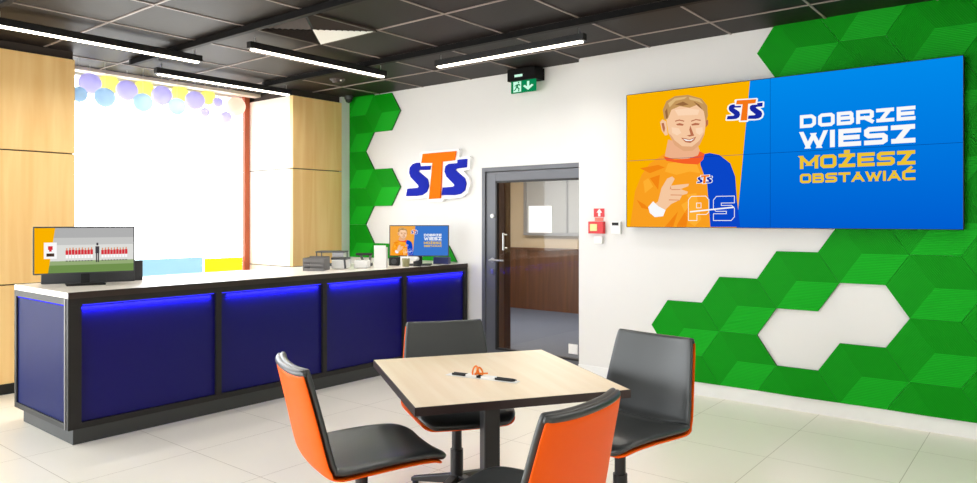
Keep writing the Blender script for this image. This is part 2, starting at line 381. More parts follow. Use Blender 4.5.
poly_fill(mb, [(.24, .72), (.34, .76), (.40, .60), (.36, .57), (.32, .66), (.29, .5), (.36, .36), (.34, .12), (.30, .12), (.31, .33), (.24, .44), (.2, .26), (.12, .2), (.11, .26), (.17, .32), (.21, .5), (.22, .62), (.17, .56), (.14, .6)], .001, .002, smap)
poly_fill(mb, [(.29, .8), (.34, .8), (.35, .9), (.30, .91)], .001, .002, smap)
mb.build('running_figure', M['exitg'], o)
mb = MB()
poly_fill(mb, [(.66, .88), (.75, .88), (.75, .46), (.86, .6), (.92, .5), (.705, .14), (.50, .5), (.56, .6), (.66, .46)], 0, .001, smap)
mb.build('arrow', M['exitw'], o)
pbox('emergency_lamp', M['exitw'], o, -hw * .45, hw * .12, -.043, -.04, zb + .035, zb + .06)

# ------------------------------------------------------------------ door
d = struct(bpy.data.objects.new('door_1', None)); COL.objects.link(d); d.location = (0, WL, 0)
o = MB().box(DX0, DX0 + .045, -.006, .1, 0, DZ).box(DX1 - .045, DX1, -.006, .1, 0, DZ).box(DX0 + .045, DX1 - .045, -.006, .1, DZ - .045, DZ).build('door_frame', M['alu'], d, .002)
lx0, lx1 = DX0 + .05, DX1 - .05
gx0, gx1, gz0, gz1 = lx0 + .13, lx1 - .03, .105, DZ - .15
MB().box(lx0, gx0, .012, .07, .01, DZ - .05).box(gx1, lx1, .012, .07, .01, DZ - .05).box(gx0, gx1, .012, .07, gz1, DZ - .05).box(gx0, gx1, .012, .07, .01, gz0).build('door_leaf', M['alu'], d, .003)
MB().box(gx0, gx0 + .02, .008, .05, gz0, gz1).box(gx1 - .012, gx1, .008, .05, gz0, gz1).box(gx0, gx1, .008, .05, gz1 - .02, gz1).box(gx0, gx1, .008, .05, gz0, gz0 + .02).build('glazing_bead', M['gasket'], d)
MB().add([(gx0, .035, gz0), (gx1, .035, gz0), (gx1, .035, gz1), (gx0, .035, gz1)], [(0, 1, 2, 3)]).build('door_glass', M['dglass'], d)
hp = pw(492, 260, WL)
hd = MB().lathe([(.026, 0), (.026, .01)], (0, 0, 0), 20)
for i, v_ in enumerate(hd.v): hd.v[i] = (v_[0] + hp.x, .012 - v_[2], v_[1] + hp.z)
hd.tube((hp.x, .002, hp.z), (hp.x, -.05, hp.z), .011); hd.tube((hp.x, -.045, hp.z), (hp.x + .19, -.045, hp.z), .011)
hd.build('door_handle', M['chrome'], d)
MB().tube((hp.x, .012, hp.z - .115), (hp.x, -.002, hp.z - .115), .02).tube((hp.x, .012, hp.z - .135), (hp.x, -.002, hp.z - .135), .016).build('lock_cylinder', M['chrome'], d)
MB().tube((hp.x, .012, 1.56), (hp.x, -.004, 1.56), .024).build('round_badge', M['white'], d)
pz0, pz1 = pw(504, 250, WL).z, pw(504, 233, WL).z
px_ = pw(505, 240, WL).x
MB().tube((px_, -.03, pz0), (px_, -.03, pz1), .012).tube((px_, -.03, pz0 + .02), (px_, .03, pz0 + .02), .008).tube((px_, -.03, pz1 - .02), (px_, .03, pz1 - .02), .008).build('pull_bar', M['chrome'], d)
a, b = pw(527, 206, WL), pw(550.5, 233, WL)
tag(MB().box(a.x, b.x, WL + .029, WL + .031, b.z, a.z).build('paper_notice', M['paper']), 'blank white paper sheet fixed to the glass of the door', 'paper')
a, b = pw(567, 344, WL), pw(576, 355, WL)
tag(MB().box(a.x, b.x, WL + .029, WL + .031, b.z, a.z).build('glass_sticker', M['paper']), 'small pale square sticker low on the door glass', 'sticker')
# seen through the door
o = thing('notice_board', 'pale grey framed board on the corridor wall seen through the door', 'board', (0, 3.93, 0))
pbox('board_panel', M['cboard'], o, .1, 1.75, -.02, 0, 1.3, 2.45)
MB().box(.05, .1, -.04, .03, 1.25, 2.5).box(1.75, 1.8, -.04, .03, 1.25, 2.5).box(.1, 1.75, -.04, .03, 1.25, 1.3).box(.1, 1.75, -.04, .03, 2.45, 2.5).box(.9, .93, -.04, .0, 1.3, 2.45).build('board_frame', M['alul'], o)
# brown corridor post right behind the glass
a = pw(500.5, 200, .55); b = pw(507, 200, .55)
tag(MB().box(a.x, b.x, .5, .62, 0, 2.3).build('wooden_post', M['cwood'], bevel=.004), 'narrow brown wooden post behind the glass of the door', 'post')

# ------------------------------------------------------------------ small things on the screen wall
def wbox(name, m, parent, x0, y0, x1, y1, d0, d1, pl=WB, bevel=0):
    a, b = pw(x0, y0, pl), pw(x1, y1, pl)
    c = (pw(x0, y1, pl).z + b.z) / 2; t = (a.z + pw(x1, y0, pl).z) / 2
    return MB().box(a.x, b.x, pl - d1, pl - d0, c, t).build(name, m, parent, bevel)
o = thing('fire_alarm_sign', 'small red sign with a white symbol above the fire alarm point', 'sign')
wbox('sign_plate', M['red'], o, 594, 208.5, 604.5, 217, 0, .004)
a = pw(599.5, 212.7, WB)
mb = MB(); poly_fill(mb, [(-.012, -.035), (.012, -.035), (.012, .0), (.03, .0), (0, .038), (-.03, 0), (-.012, 0)], .004, .005, lambda x, y, dd: Vector((a.x + x, -dd, a.z + y)))
mb.build('symbol', M['paper'], o)
tag(wbox('alarm_label', M['redl'], None, 595, 217.5, 603.5, 221, 0, .003), 'faded red label strip between the red sign and the alarm point', 'label')
o = thing('fire_alarm_point', 'red fire alarm call point with pale centre, right of the door', 'alarm')
wbox('alarm_box', M['red'], o, 590.5, 221.5, 605.5, 233.5, 0, .045, bevel=.004)
wbox('alarm_window', mat('pale_yellow', (250, 222, 150), .4), o, 592.5, 224, 599.5, 231, .045, .048)
tag(wbox('wall_box', M['white'], None, 595.5, 236, 603.5, 243.5, 0, .03, bevel=.003), 'small white box on the wall under the red alarm point', 'box')
o = thing('alarm_keypad', 'white wall keypad with black display left of the big screen', 'keypad')
wbox('keypad_body', M['white'], o, 612.5, 221.5, 622, 234, -.002, .03, bevel=.004)
wbox('display', M['blackm'], o, 613.5, 222.5, 620, 225.5, .03, .032)

# ------------------------------------------------------------------ STS letters
L_S1 = [(172,155),(178,180),(250,176),(243,204),(172,206),(165,215),(228,268),(237,315),(222,355),(190,378),(150,384),(80,385),(90,334),(160,328),(168,318),(160,305),(112,255),(102,225),(106,190),(125,166),(150,156)]
L_T = [(198,95),(425,76),(415,138),(330,148),(318,400),(240,405),(265,157),(188,157)]
L_S2 = [(435,135),(500,128),(496,188),(428,195),(418,205),(484,262),(494,300),(484,345),(455,370),(415,378),(325,378),(333,326),(405,320),(415,310),(405,298),(358,250),(346,215),(352,180),(375,163),(435,158)]
L_W = [(182,80),(432,58),(444,70),(438,118),(505,108),(518,118),(514,200),(470,212),(505,255),(515,305),(500,360),(465,390),(410,400),(335,402),(328,418),(318,423),(225,424),(220,412),(222,392),(205,398),(150,405),(72,406),(64,396),(76,318),(140,308),(100,268),(84,225),(90,180),(118,150),(160,136),(174,138),(170,92)]
def logo_pt(x, y): return 396 + x / 6.894, 140.3 + y / 6.894
def lmap(x, y, dd):
    px, py = logo_pt(x, y); p = pw(px, py, WL - .03); p.y = WL - dd; return p
o = thing('logo_sign', 'raised blue and orange STS letters on a white backing on the wall', 'sign')
poly_fill(MB(), L_W, .0, .045, lmap).build('backing', M['logo_w'], o)
for nm, L, mm, dd in (('letter_s', L_S1, 'logo_b', .06), ('letter_s', L_S2, 'logo_b', .06), ('letter_t', L_T, 'logo_o', .066)):
    poly_fill(MB(), L, .0452, dd, lmap).build(nm, M[mm], o)

# ------------------------------------------------------------------ stroke lettering
GL = {'D': [([(0,0),(0,1),(.78,1),(1,.78),(1,.22),(.78,0)], 1)], 'O': [([(.15,0),(0,.15),(0,.85),(.15,1),(.85,1),(1,.85),(1,.15),(.85,0)], 1)],
 'B': [([(0,0),(0,1),(.86,1),(.96,.88),(.96,.62),(.88,.52),(1,.4),(1,.12),(.88,0)], 1), ([(0,.52),(.88,.52)], 0)],
 'R': [([(0,0),(0,1),(.86,1),(1,.88),(1,.5),(.86,.38),(0,.38)], 0), ([(.5,.38),(1,0)], 0)],
 'Z': [([(0,1),(.98,1),(.02,0),(1,0)], 0)], 'E': [([(1,1),(0,1),(0,0),(1,0)], 0), ([(0,.5),(.92,.5)], 0)],
 'W': [([(0,1),(.25,0),(.5,.85),(.75,0),(1,1)], 0)], 'I': [([(.0,0),(.0,1)], 0)],
 'S': [([(1,1),(.14,1),(0,.88),(0,.62),(.12,.5),(.88,.5),(1,.38),(1,.12),(.86,0),(0,0)], 0)],
 'M': [([(0,0),(0,1),(.5,.3),(1,1),(1,0)], 0)], 'T': [([(0,1),(1,1)], 0), ([(.5,1),(.5,0)], 0)],
 'A': [([(0,0),(.5,1),(1,0)], 0), ([(.22,.3),(.78,.3)], 0)], 'C': [([(1,1),(.18,1),(0,.85),(0,.15),(.18,0),(1,0)], 0)],
 'P': [([(0,0),(0,1),(.86,1),(1,.88),(1,.5),(.86,.38),(0,.38)], 0)]}
GL['Ż'] = GL['Z'] + [([(.42, 1.36), (.58, 1.36)], 0)]; GL['Ć'] = GL['C'] + [([(.45, 1.25), (.7, 1.5)], 0)]
def stroke(mb, pts, closed, tx, ty, mp, dd, mi=0):
    """polyline drawn with thickness; tx, ty = half thickness across x / y"""
    n = len(pts); L = []
    segs = n if closed else n - 1
    def nrm(i):
        a, b = pts[i % n], pts[(i + 1) % n]; dx, dy = b[0] - a[0], b[1] - a[1]; l = math.hypot(dx, dy) or 1
        return (-dy / l, dx / l)
    for i in range(n):
        if closed: a, b = nrm(i - 1), nrm(i)
        else: a = nrm(max(i - 1, 0)); b = nrm(min(i, n - 2))
        s = (a[0] + b[0], a[1] + b[1]); q = s[0] ** 2 + s[1] ** 2
        k = 2 / q if q > .5 else 2.2 / math.sqrt(max(q, .01)) / 2
        k = min(k, 1.3)
        ox, oy = s[0] * k * tx, s[1] * k * ty
        ex = ey = 0
        L.append(((pts[i][0] + ox, pts[i][1] + oy), (pts[i][0] - ox, pts[i][1] - oy)))
    for i in range(segs):
        A, B = L[i], L[(i + 1) % n]
        v = [mp(*A[0], dd), mp(*B[0], dd), mp(*B[1], dd), mp(*A[1], dd)]
        mb.add(v, [(0, 1, 2, 3)], mi)
def text(mb, s, mp, dd, x0, x1, y0, y1, th, gap=.45):
    ws = [.04 if c == 'I' else 1.35 if c == 'W' else 1.2 if c == 'M' else 1 for c in s]
    tot = sum(ws) + gap * (len(s) - 1)
    hh = y1 - y0; u = (x1 - x0 - th) / tot; x = x0 + th / 2
    for c, w in zip(s, ws):
        parts = []
        for pts, cl in GL[c]:
            if c in 'ZŻWMA' and len(pts) > 2:
                for a, b in zip(pts, pts[1:]):
                    parts.append(([a, b], 0, 'flat' if a[1] == b[1] or a[0] == b[0] else 'slant'))
            else: parts.append((pts, cl, 'flat'))
        for pts, cl, kind in parts:
            P = [(x + p[0] * w * u, y0 + th / 2 + p[1] * (hh - th)) for p in pts]
            if kind == 'slant':     # diagonal stroke cut level at the line's top and foot
                (ax, ay), (bx_, by_) = P
                if ay < by_: (ax, ay), (bx_, by_) = (bx_, by_), (ax, ay)
                ins = .25 * th if c in 'ZŻ' else 0
                ax, bx_ = (ax - ins, bx_ + ins) if ax > bx_ else (ax + (ins if c in 'ZŻ' else 0), bx_ - (ins if c in 'ZŻ' else 0))
                sx_ = abs(ax - bx_) / (ay - by_ + 1e-6); t2 = th / 2 * math.sqrt(1 + sx_ * sx_) * (.95 if c in 'ZŻ' else .9)
                e_ = th / 2; k_ = (ax - bx_) / (ay - by_ + 1e-6) * e_ * (0 if c in 'ZŻ' else 1)
                v = [mp(ax - t2 + k_, ay + e_, dd), mp(ax + t2 + k_, ay + e_, dd), mp(bx_ + t2 - k_, by_ - e_, dd), mp(bx_ - t2 - k_, by_ - e_, dd)]
                mb.add(v, [(0, 1, 2, 3)]); continue
            if not cl:          # square ends
                for i, j in ((0, 1), (-1, -2)):
                    a, b = P[i], P[j]; l = math.hypot(a[0] - b[0], a[1] - b[1]) or 1
                    P[i] = (a[0] + (a[0] - b[0]) / l * th * .5, a[1] + (a[1] - b[1]) / l * th * .5)
            stroke(mb, P, cl, th / 2, th / 2, mp, dd)
        x += (w + gap) * u

# ------------------------------------------------------------------ the advert shown on the big screen and on the small monitor
A0, A1 = pw(627, 95.5, -.1), pw(963, 229.3, -.1)
AZ1 = (A0.z + pw(962.5, 55.7, -.1).z) / 2; AZ0 = (pw(627, 226.7, -.1).z + A1.z) / 2
AX0, AX1 = A0.x, A1.x
def uv(px, py):
    p = pw(px, py, -.1); return (p.x - AX0) / (AX1 - AX0), (p.z - AZ0) / (AZ1 - AZ0)
def c5(pts): return [uv(650 + x / 6.04, 85 + y / 6.04) for x, y in pts]
def c6(pts): return [uv(max(640 + x / 6.036, 627.3), min(150 + y / 6.036, 227)) for x, y in pts]
def advert(mp, parent, e, blue, orange, seams=True):
    """flat picture built up as thin layers; mp(u, v, depth); e = layer step"""
    def lay(nm, polys, m, k):
        mb = MB()
        for p in polys:
            p = [(min(max(a, 0), 1), min(max(b, 0), 1)) for a, b in p]
            poly_fill(mb, p, 0, k * e, mp) if False else poly_fill(mb, p, k * e, k * e, mp)
        # keep only the outward copy
        mb2 = MB(); mb2.v = mb.v; seen = set()
        for f, mi in zip(mb.f, mb.mi):
            c = tuple(sorted(tuple(round(q, 6) for q in mb.v[i]) for i in f))
            if c in seen: continue
            seen.add(c); mb2.f.append(f); mb2.mi.append(mi); mb2.sm.append(False)
        return mb2.build(nm, M[m] if isinstance(m, str) else m, parent)
    tl = uv(750, 80)[0]; bl = uv(736.5, 228)[0]
    lay('picture_blue', [[(bl, 0), (1, 0), (1, 1), (tl, 1)]], blue, 1)
    lay('picture_orange', [[(0, 0), (bl, 0), (tl, 1), (0, 1)]], orange, 1)
    lay('pictured_jersey', [c6([(150,20),(60,80),(10,150),(-30,250),(-60,470),(425,470),(400,200),(365,80),(360,30)])], 's_dor', 2)
    lay('pictured_blue_half', [c6([(365,30),(420,18),(480,30),(545,80),(575,160),(585,300),(605,470),(425,470),(405,200),(365,90)])], 's_jb', 3)
    lay('pictured_neck', [c5([(110,330),(290,370),(310,420),(220,450),(120,440),(90,430)])], 's_neck', 3)
    lay('pictured_collar', [c5([(80,430),(150,450),(230,445),(290,425),(300,400),(330,415),(322,450),(290,480),(200,475),(100,458)])], 's_col', 4)
    lay('pictured_folds', [c6([(0,110),(110,90),(150,105),(60,140)]), c6([(60,170),(120,150),(110,240)]), c6([(230,440),(300,330),(280,470),(220,470)]), c6([(150,470),(230,370),(200,470)]), c6([(-20,300),(30,330),(60,360),(10,350)])], 's_fold', 3)
    lay('pictured_face', [c5([(98,200),(112,140),(180,110),(280,112),(328,160),(337,230),(328,300),(300,360),(258,395),(205,398),(150,362),(112,290)]), c5([(62,225),(75,208),(98,220),(108,300),(92,305),(72,275)])], 's_skin', 5)
    lay('pictured_hair', [c5([(88,210),(78,150),(100,98),(150,68),(230,60),(312,82),(346,125),(350,185),(338,228),(326,160),(290,118),(240,138),(180,128),(130,150),(108,205)])], 's_hair', 6)
    lay('pictured_stubble', [c5([(112,292),(130,305),(150,335),(195,370),(255,372),(300,335),(328,285),(326,305),(300,362),(258,397),(205,400),(150,364)])], 's_stub', 6)
    lay('pictured_cheeks', [c5([(130,255),(175,262),(190,290),(165,305),(135,290)]), c5([(275,262),(318,255),(320,285),(300,302),(280,290)]), c5([(150,150),(230,140),(300,150),(290,180),(170,185)])], 's_lskin', 6)
    lay('pictured_features', [c5([(158,236),(180,230),(205,237),(200,246),(165,244)]), c5([(250,237),(275,229),(302,233),(296,242),(254,245)]), c5([(152,216),(178,208),(208,216),(206,222),(178,215),(154,222)]), c5([(248,216),(278,206),(308,210),(306,217),(278,212),(250,222)]), c5([(244,245),(262,292),(268,306),(240,312),(222,305),(246,300),(238,270)]), c5([(188,318),(215,322),(240,328),(262,320),(280,312),(268,335),(245,350),(215,346)]), c5([(336,215),(352,210),(352,238),(338,258)]), c5([(70,232),(84,228),(92,262),(86,288),(78,270)])], 's_feat', 7)
    lay('pictured_hair_light', [c5([(110,110),(150,80),(225,70),(210,84),(155,96),(120,135)]), c5([(235,72),(300,86),(325,115),(290,100),(240,88)])], 's_hl', 7)
    lay('pictured_hair_dark', [c5([(150,120),(200,100),(235,118),(200,126)]), c5([(262,98),(298,118),(318,150),(290,128)]), c5([(92,160),(104,140),(110,195),(98,205)])], 's_hd', 7)
    lay('pictured_jersey_light', [c6([(170,80),(260,70),(340,80),(365,140),(300,130),(220,150),(150,130)]), c6([(250,330),(300,300),(280,270),(340,260),(370,420),(330,460),(300,440)]), c6([(20,190),(50,170),(80,220),(30,260)])], 's_sh', 3)
    lay('pictured_teeth', [c5([(200,325),(240,333),(270,322),(250,338),(218,338)])], 's_w', 8)
    lay('pictured_hand', [c6([(60,350),(110,310),(130,230),(165,172),(195,160),(210,175),(188,215),(250,208),(296,204),(292,218),(245,236),(290,252),(285,264),(255,272),(240,302),(190,325),(150,365)])], 's_skin', 5)
    lay('pictured_fingers', [c6([(190,236),(245,236),(245,241),(190,242)]), c6([(185,268),(255,270),(255,275),(185,274)]), c6([(175,298),(238,300),(236,305),(175,304)]), c6([(185,215),(190,236),(180,238)])], 's_skd', 6)
    lay('pictured_cuff', [c6([(50,345),(80,310),(112,340),(155,362),(140,400),(90,405),(60,380)])], 's_w', 6)
    # chest and corner logos
    def place(L, x0, x1, y0, y1):
        (ax, ay) = (x0, y0)
        return [uv(x0 + (x - 64) / 454 * (x1 - x0), y0 + (y - 58) / 366 * (y1 - y0)) for x, y in L]
    sh = lambda L: [(x, y + (x - 291) * .03) for x, y in L]
    for (x0, x1, y0, y1, nm) in ((725.5, 764.5, 98, 122, 'corner'), (696.5, 713, 174.5, 184, 'chest')):
        lay('pictured_logo_backing', [place(L_W, x0, x1, y0, y1)], 's_w', 9)
        lay('pictured_logo_blue', [place(L_S1, x0, x1, y0, y1), place(L_S2, x0, x1, y0, y1)], 's_nb', 10)
        lay('pictured_logo_orange', [place(L_T, x0, x1, y0, y1)], 's_o', 11)
    # lettering
    def line(nm, s, ltrb, m, th, lift=0):
        (xl, tl_, bl_, xr, tr, br) = ltrb
        mb = MB(); n = 1
        u0, _ = uv(xl, tl_); u1, _ = uv(xr, tr)
        v1 = (uv(xl, tl_)[1] + uv(xr, tr)[1]) / 2; v0 = (uv(xl, bl_)[1] + uv(xr, br)[1]) / 2
        W = AX1 - AX0; Hh = AZ1 - AZ0
        text(mb, s, lambda x, y, dd: mp(x / W, y / Hh, dd), 5 * e, u0 * W, u1 * W, v0 * Hh, v1 * Hh, th)
        mb.build(nm, M[m], parent)
    line('lettering', 'DOBRZE', (800, 115, 127.5, 915.5, 106, 120.5), 's_w', .026)
    line('lettering', 'WIESZ', (800, 132, 148.3, 915.5, 124, 143.2), 's_w', .034)
    line('lettering', 'MOŻESZ', (800, 155.8, 168.7, 915.5, 150.3, 164.8), 's_yel', .026)
    line('lettering', 'OBSTAWIAĆ', (800, 172.4, 183.5, 915.5, 171.4, 179.8), 's_yel', .019)
    mb = MB(); W = AX1 - AX0; Hh = AZ1 - AZ0
    PS = ([[(0,0),(0,.85),(.15,1),(.85,1),(1,.85),(1,.35),(.88,.25),(.42,.25),(.42,0)], [(.4,.52),(.4,.72),(.62,.72),(.62,.52)]], [[(0,0),(0,.28),(.62,.28),(.62,.38),(.12,.38),(0,.5),(0,.85),(.15,1),(1,1),(1,.72),(.38,.72),(.38,.62),(.88,.62),(1,.5),(1,.15),(.85,0)]])
    for k, (xa, xb) in enumerate(((688.5, 709), (713.5, 734.5))):
        ua, va = uv(xa, 220.5); ub, vb = uv(xb, 196)
        for pts in PS[k]:
            P = [(ua * W + p[0] * (ub - ua) * W, va * Hh + p[1] * (vb - va) * Hh) for p in pts]
            stroke(mb, P, 1, .0026, .0026, lambda x, y, dd: mp(x / W, y / Hh, dd), 5 * e)
    a_, b_ = uv(690, 212.5); c_, d_ = uv(734, 206.5)
    mb.add([mp(a_, b_, 5 * e), mp(c_, d_ - .010, 5 * e), mp(c_, d_, 5 * e), mp(a_, b_ + .010, 5 * e)], [(0, 1, 2, 3)])
    mb.build('jersey_print', M['s_w'], parent)

scr = thing('video_wall', 'wide wall screen of four panels showing a smiling man and Polish lettering', 'screen')
W = AX1 - AX0; H = AZ1 - AZ0
for i in range(2):
    for j in range(2):
        pbox('display_panel', M['blackm'], scr, AX0 + W * i / 2 + .001, AX0 + W * (i + 1) / 2 - .001, -.1, -.02, AZ0 + H * j / 2 + .001, AZ0 + H * (j + 1) / 2 - .001)
def vmap(u, v, dd): return Vector((AX0 + u * W, -.1 - dd, AZ0 + v * H))
advert(vmap, scr, .0004, 's_blue', 's_or')
sm = MB(); sx = pw(770.5, 100, -.1).x
sm.box(sx - .0012, sx + .0012, -.1062, -.1055, AZ0, AZ1); sm.box(AX0, AX1, -.1062, -.1055, (AZ0 + AZ1) / 2 - .0014, (AZ0 + AZ1) / 2 + .0014)
sm.build('panel_seams', M['s_seam'], scr)
MB().box(AX0 - .004, AX0, -.105, -.02, AZ0, AZ1).box(AX1, AX1 + .004, -.105, -.02, AZ0, AZ1).box(AX0, AX1, -.105, -.02, AZ0 - .004, AZ0).box(AX0, AX1, -.105, -.02, AZ1, AZ1 + .004).build('bezel', M['blackm'], scr)

# ------------------------------------------------------------------ green hexagon panels
HS, HH = .313, .463
def hexagon(cx, cz, wall_y, xlo, xhi, zlo, zhi, label, grp):
    """hexagonal panel of three grooved rhombi meeting at a raised centre, cut off at the wall's edges"""
    t0, a = .018, .012
    P = {'c': (0, 0, a), 'r': (HS, 0, a / 2), 'br': (HS / 2, -HH / 2, 0), 'bl': (-HS / 2, -HH / 2, a / 2), 'l': (-HS, 0, 0), 'tl': (-HS / 2, HH / 2, a / 2), 'tr': (HS / 2, HH / 2, 0)}
    bm = bmesh.new(); V = {}
    for k, (x, z, h) in P.items(): V[k] = bm.verts.new((x * .997, -(t0 + h), z * .997))
    B = {k: bm.verts.new((P[k][0] * .997, 0, P[k][1] * .997)) for k in P if k != 'c'}
    for mi, q in enumerate((('c', 'bl', 'br', 'r'), ('c', 'tl', 'l', 'bl'), ('c', 'r', 'tr', 'tl'))):
        f = bm.faces.new([V[k] for k in q]); f.material_index = mi
    ring = ['r', 'tr', 'tl', 'l', 'bl', 'br']
    for i in range(6):
        k, n = ring[i], ring[(i + 1) % 6]
        f = bm.faces.new([V[k], V[n], B[n], B[k]]); f.material_index = 3
    for (co, no) in (((xlo - cx, 0, 0), (-1, 0, 0)), ((xhi - cx, 0, 0), (1, 0, 0)), ((0, 0, zlo - cz), (0, 0, -1)), ((0, 0, zhi - cz), (0, 0, 1))):
        bmesh.ops.bisect_plane(bm, geom=bm.verts[:] + bm.edges[:] + bm.faces[:], plane_co=co, plane_no=no, clear_outer=True)
    bmesh.ops.recalc_face_normals(bm, faces=bm.faces)
    if not bm.faces: bm.free(); return
    me = bpy.data.meshes.new('hexagon_panel'); bm.to_mesh(me); bm.free()
    for m in ('g1', 'g2', 'g3', 'gside'): me.materials.append(M[m])
    o = bpy.data.objects.new('hexagon_panel', me); COL.objects.link(o); o.location = (cx, wall_y, cz)
    tag(o, label, 'wall panel', grp)
ORD = ['first', 'second', 'third', 'fourth', 'fifth', 'sixth', 'seventh', 'eighth', 'ninth', 'tenth']
for k in range(-2, 6):
    cx = 5.545 + .4695 * k; base = .573 if k % 2 == 0 else .8045
    rows = [base + HH * n for n in range(-2, 7)]
    nlo = nhi = 0
    for cz in rows:
        if cz + HH / 2 < .13 or cz - HH / 2 > CEIL - .01: continue
        low = {-2: .60, -1: .82, 0: 1.05}.get(k)
        if cz < 1.9:
            if low is not None and cz > low + .02: continue
            if (k == 0 and abs(cz - .573) < .05) or (k == 1 and abs(cz - .8045) < .05): continue
        else:
            if k < 0 or (k == 0 and cz < 2.6): continue
        if k in (0, 1) and cz + HH / 2 > AZ0 + .3 and cz - HH / 2 < AZ1 - .3 : continue
        if cz < 1.35:
            nlo += 1; lab = 'green hexagon panel below the screen, %s upwards in the %s column from the left' % (ORD[nlo - 1], ORD[k + 2])
        else:
            nhi += 1; lab = 'green hexagon panel above or beside the screen, %s upwards in the %s green column' % (ORD[nhi - 1], ORD[k + 2])
        hexagon(cx, cz, WB, -99, 99, .116, CEIL, lab, 'green hexagon panels around the big screen')
for k, cx, z0, ns in ((0, .146, 1.2245, (-1, 0, 1, 2, 3, 4)), (1, .616, .993, (0, 2, 4)), (3, 1.555, .993, (0,))):
    for i, n in enumerate(ns):
        hexagon(cx, z0 + HH * n, WL, 0.003, 99, 1.04, CEIL, 'green hexagon panel, %s upwards in the %s' % (ORD[i], ['corner column beside the oak cladding', 'second column from the corner', '', 'column behind the right monitor'][k]), 'green hexagon panels in the corner behind the counter')

# ------------------------------------------------------------------ counter
CY0, CY1 = 0.0, 4.105
cnt = thing('service_counter', 'long reception counter with glowing blue panels, dark frame and white top', 'counter', (1.97, -4.0, 0), -math.radians(.55))
LX = -1.01            # back of the counter in its own axes (front at x=0)
pbox('worktop', M['ctop'], cnt, LX, -.012, 0, CY1, .99, 1.03, bevel=.002)
pbox('worktop_edge', M['cedge'], cnt, -.012, .004, .0, CY1, .988, 1.031)
pbox('plinth', M['cplinth'], cnt, LX + .1, .0, .03, CY1, 0, .1)
fr = MB()
fr.box(LX, -.002, 0, CY1, .1, .14); fr.box(-.06, -.002, 0.0, CY1, .945, .988); fr.box(LX, -.06, 0, .03, .945, .988)
fr.build('body_frame', M['cframe'], cnt)
posts = [0.0, 1.10, 2.138, 3.139, CY1]
for i, yy in enumerate(posts):
    w = (.0, .085) if i == 0 else (-.022, .022) if i < 4 else (-.05, 0)
    MB().box(-.06, -.001, yy + w[0], yy + w[1], .14, .945).build('post', M['cframe'], cnt)
MB().box(LX, LX + .04, 0, .03, .14, .945).build('post', M['cframe'], cnt)
MB().box(-.06, -.04, -.004, 0, .10, .99).build('post', M['greyp'], cnt)
pbox('inner_wall', M['cframe'], cnt, -.12, -.09, .05, CY1 - .02, .14, .985)
for i in range(4):
    y0 = posts[i] + (.085 if i == 0 else .022); y1 = posts[i + 1] - (.022 if i < 3 else .05)
    p = pbox('front_panel', M['cpanel'], cnt, -.05, -.03, y0, y1, .14, .945)
    s = pbox('led_strip', M['led'], p, -.0285, -.012, y0 + .015, y1 - .015, .937, .9445)
p = pbox('end_panel', M['cend'], cnt, LX + .04, -.06, .012, .028, .14, .945)
pbox('led_strip', M['led'], p, LX + .07, -.09, .001, .010, .937, .9445)

# ------------------------------------------------------------------ monitors on the counter
CT = 1.0305
def monitor(name, label, loc, rz, w, h, zb):
    t = thing(name, label, 'monitor', (loc[0], loc[1], CT), rz)
    pbox('housing', M['dgrey'], t, -.018, .012, -w / 2, w / 2, zb, zb + h, bevel=.004)
    pbox('stand_base', M['blackm'], t, -.11, .09, -.13, .13, 0, .012, bevel=.004)
    pbox('stand_neck', M['blackm'], t, -.045, -.018, -.03, .03, .012, zb + h * .5, bevel=.003)
    return t
m1 = monitor('counter_monitor', 'black monitor at the left counter end showing a football team line-up', (1.40, -3.66), math.radians(-18), .675, .355, .085)
w, h, zb = .675, .355, .085
def mm(u, v, dd): return Vector((.0121 + dd, -w / 2 + .01 + u * (w - .02), zb + .01 + v * (h - .02)))
def quad(nm, rects, m, k, par):
    mb = MB()
    for (a, b, c, d_) in rects: mb.add([mm(a, b, k * .0005), mm(c, b, k * .0005), mm(c, d_, k * .0005), mm(a, d_, k * .0005)], [(0, 1, 2, 3)])
    return mb.build(nm, M[m], par)
quad('picture_stand', [(0, .45, 1, 1)], 's_gry', 1, m1)
quad('picture_pitch', [(0, 0, 1, .26)], 's_gr', 1, m1)
quad('picture_haze', [(0, .26, 1, .62)], 's_lt', 2, m1)
quad('picture_far_stand', [(0, .62, 1, .78)], 's_mid', 2, m1)
quad('picture_near_pitch', [(0, .17, 1, .27)], 's_gr2', 2, m1)
mb = MB(); mb.add([mm(0, 0, .0015), mm(.13, 0, .0015), mm(.2, 1, .0015), mm(0, 1, .0015)], [(0, 1, 2, 3)]); mb.build('picture_orange', M['s_or'], m1)
quad('picture_badge', [(.09, .32, .215, .68)], 's_w', 4, m1)
quad('badge_mark', [(.13, .52, .175, .6), (.14, .48, .165, .52)], 's_red', 5, m1)
quad('badge_mark', [(.115, .37, .19, .44)], 's_dk', 5, m1)
mb = MB(); K = ['s_red', 's_skd', 's_w', 's_bk']
def figs(rects, mi, k=5):
    for (a, b, c, d_) in rects: mb.add([mm(a, b, k * .0005), mm(c, b, k * .0005), mm(c, d_, k * .0005), mm(a, d_, k * .0005)], [(0, 1, 2, 3)], mi)
for st, n_, dz in ((.30, 9, 0), (.66, 9, -.008)):
    for q in range(n_):
        a = st + q * .031; j = (q * 7 % 3) * .006 + dz
        figs([(a, .40 + dz, a + .027, .5 + j)], 0); figs([(a + .007, .5 + j, a + .019, .55 + j)], 1)
        figs([(a + .002, .32, a + .025, .40 + dz)], 2); figs([(a + .004, .25, a + .021, .27)], 3)
figs([(.6, .42, .64, .58), (.605, .22, .618, .42), (.624, .22, .637, .42), (.61, .6, .63, .66)], 3, 6)
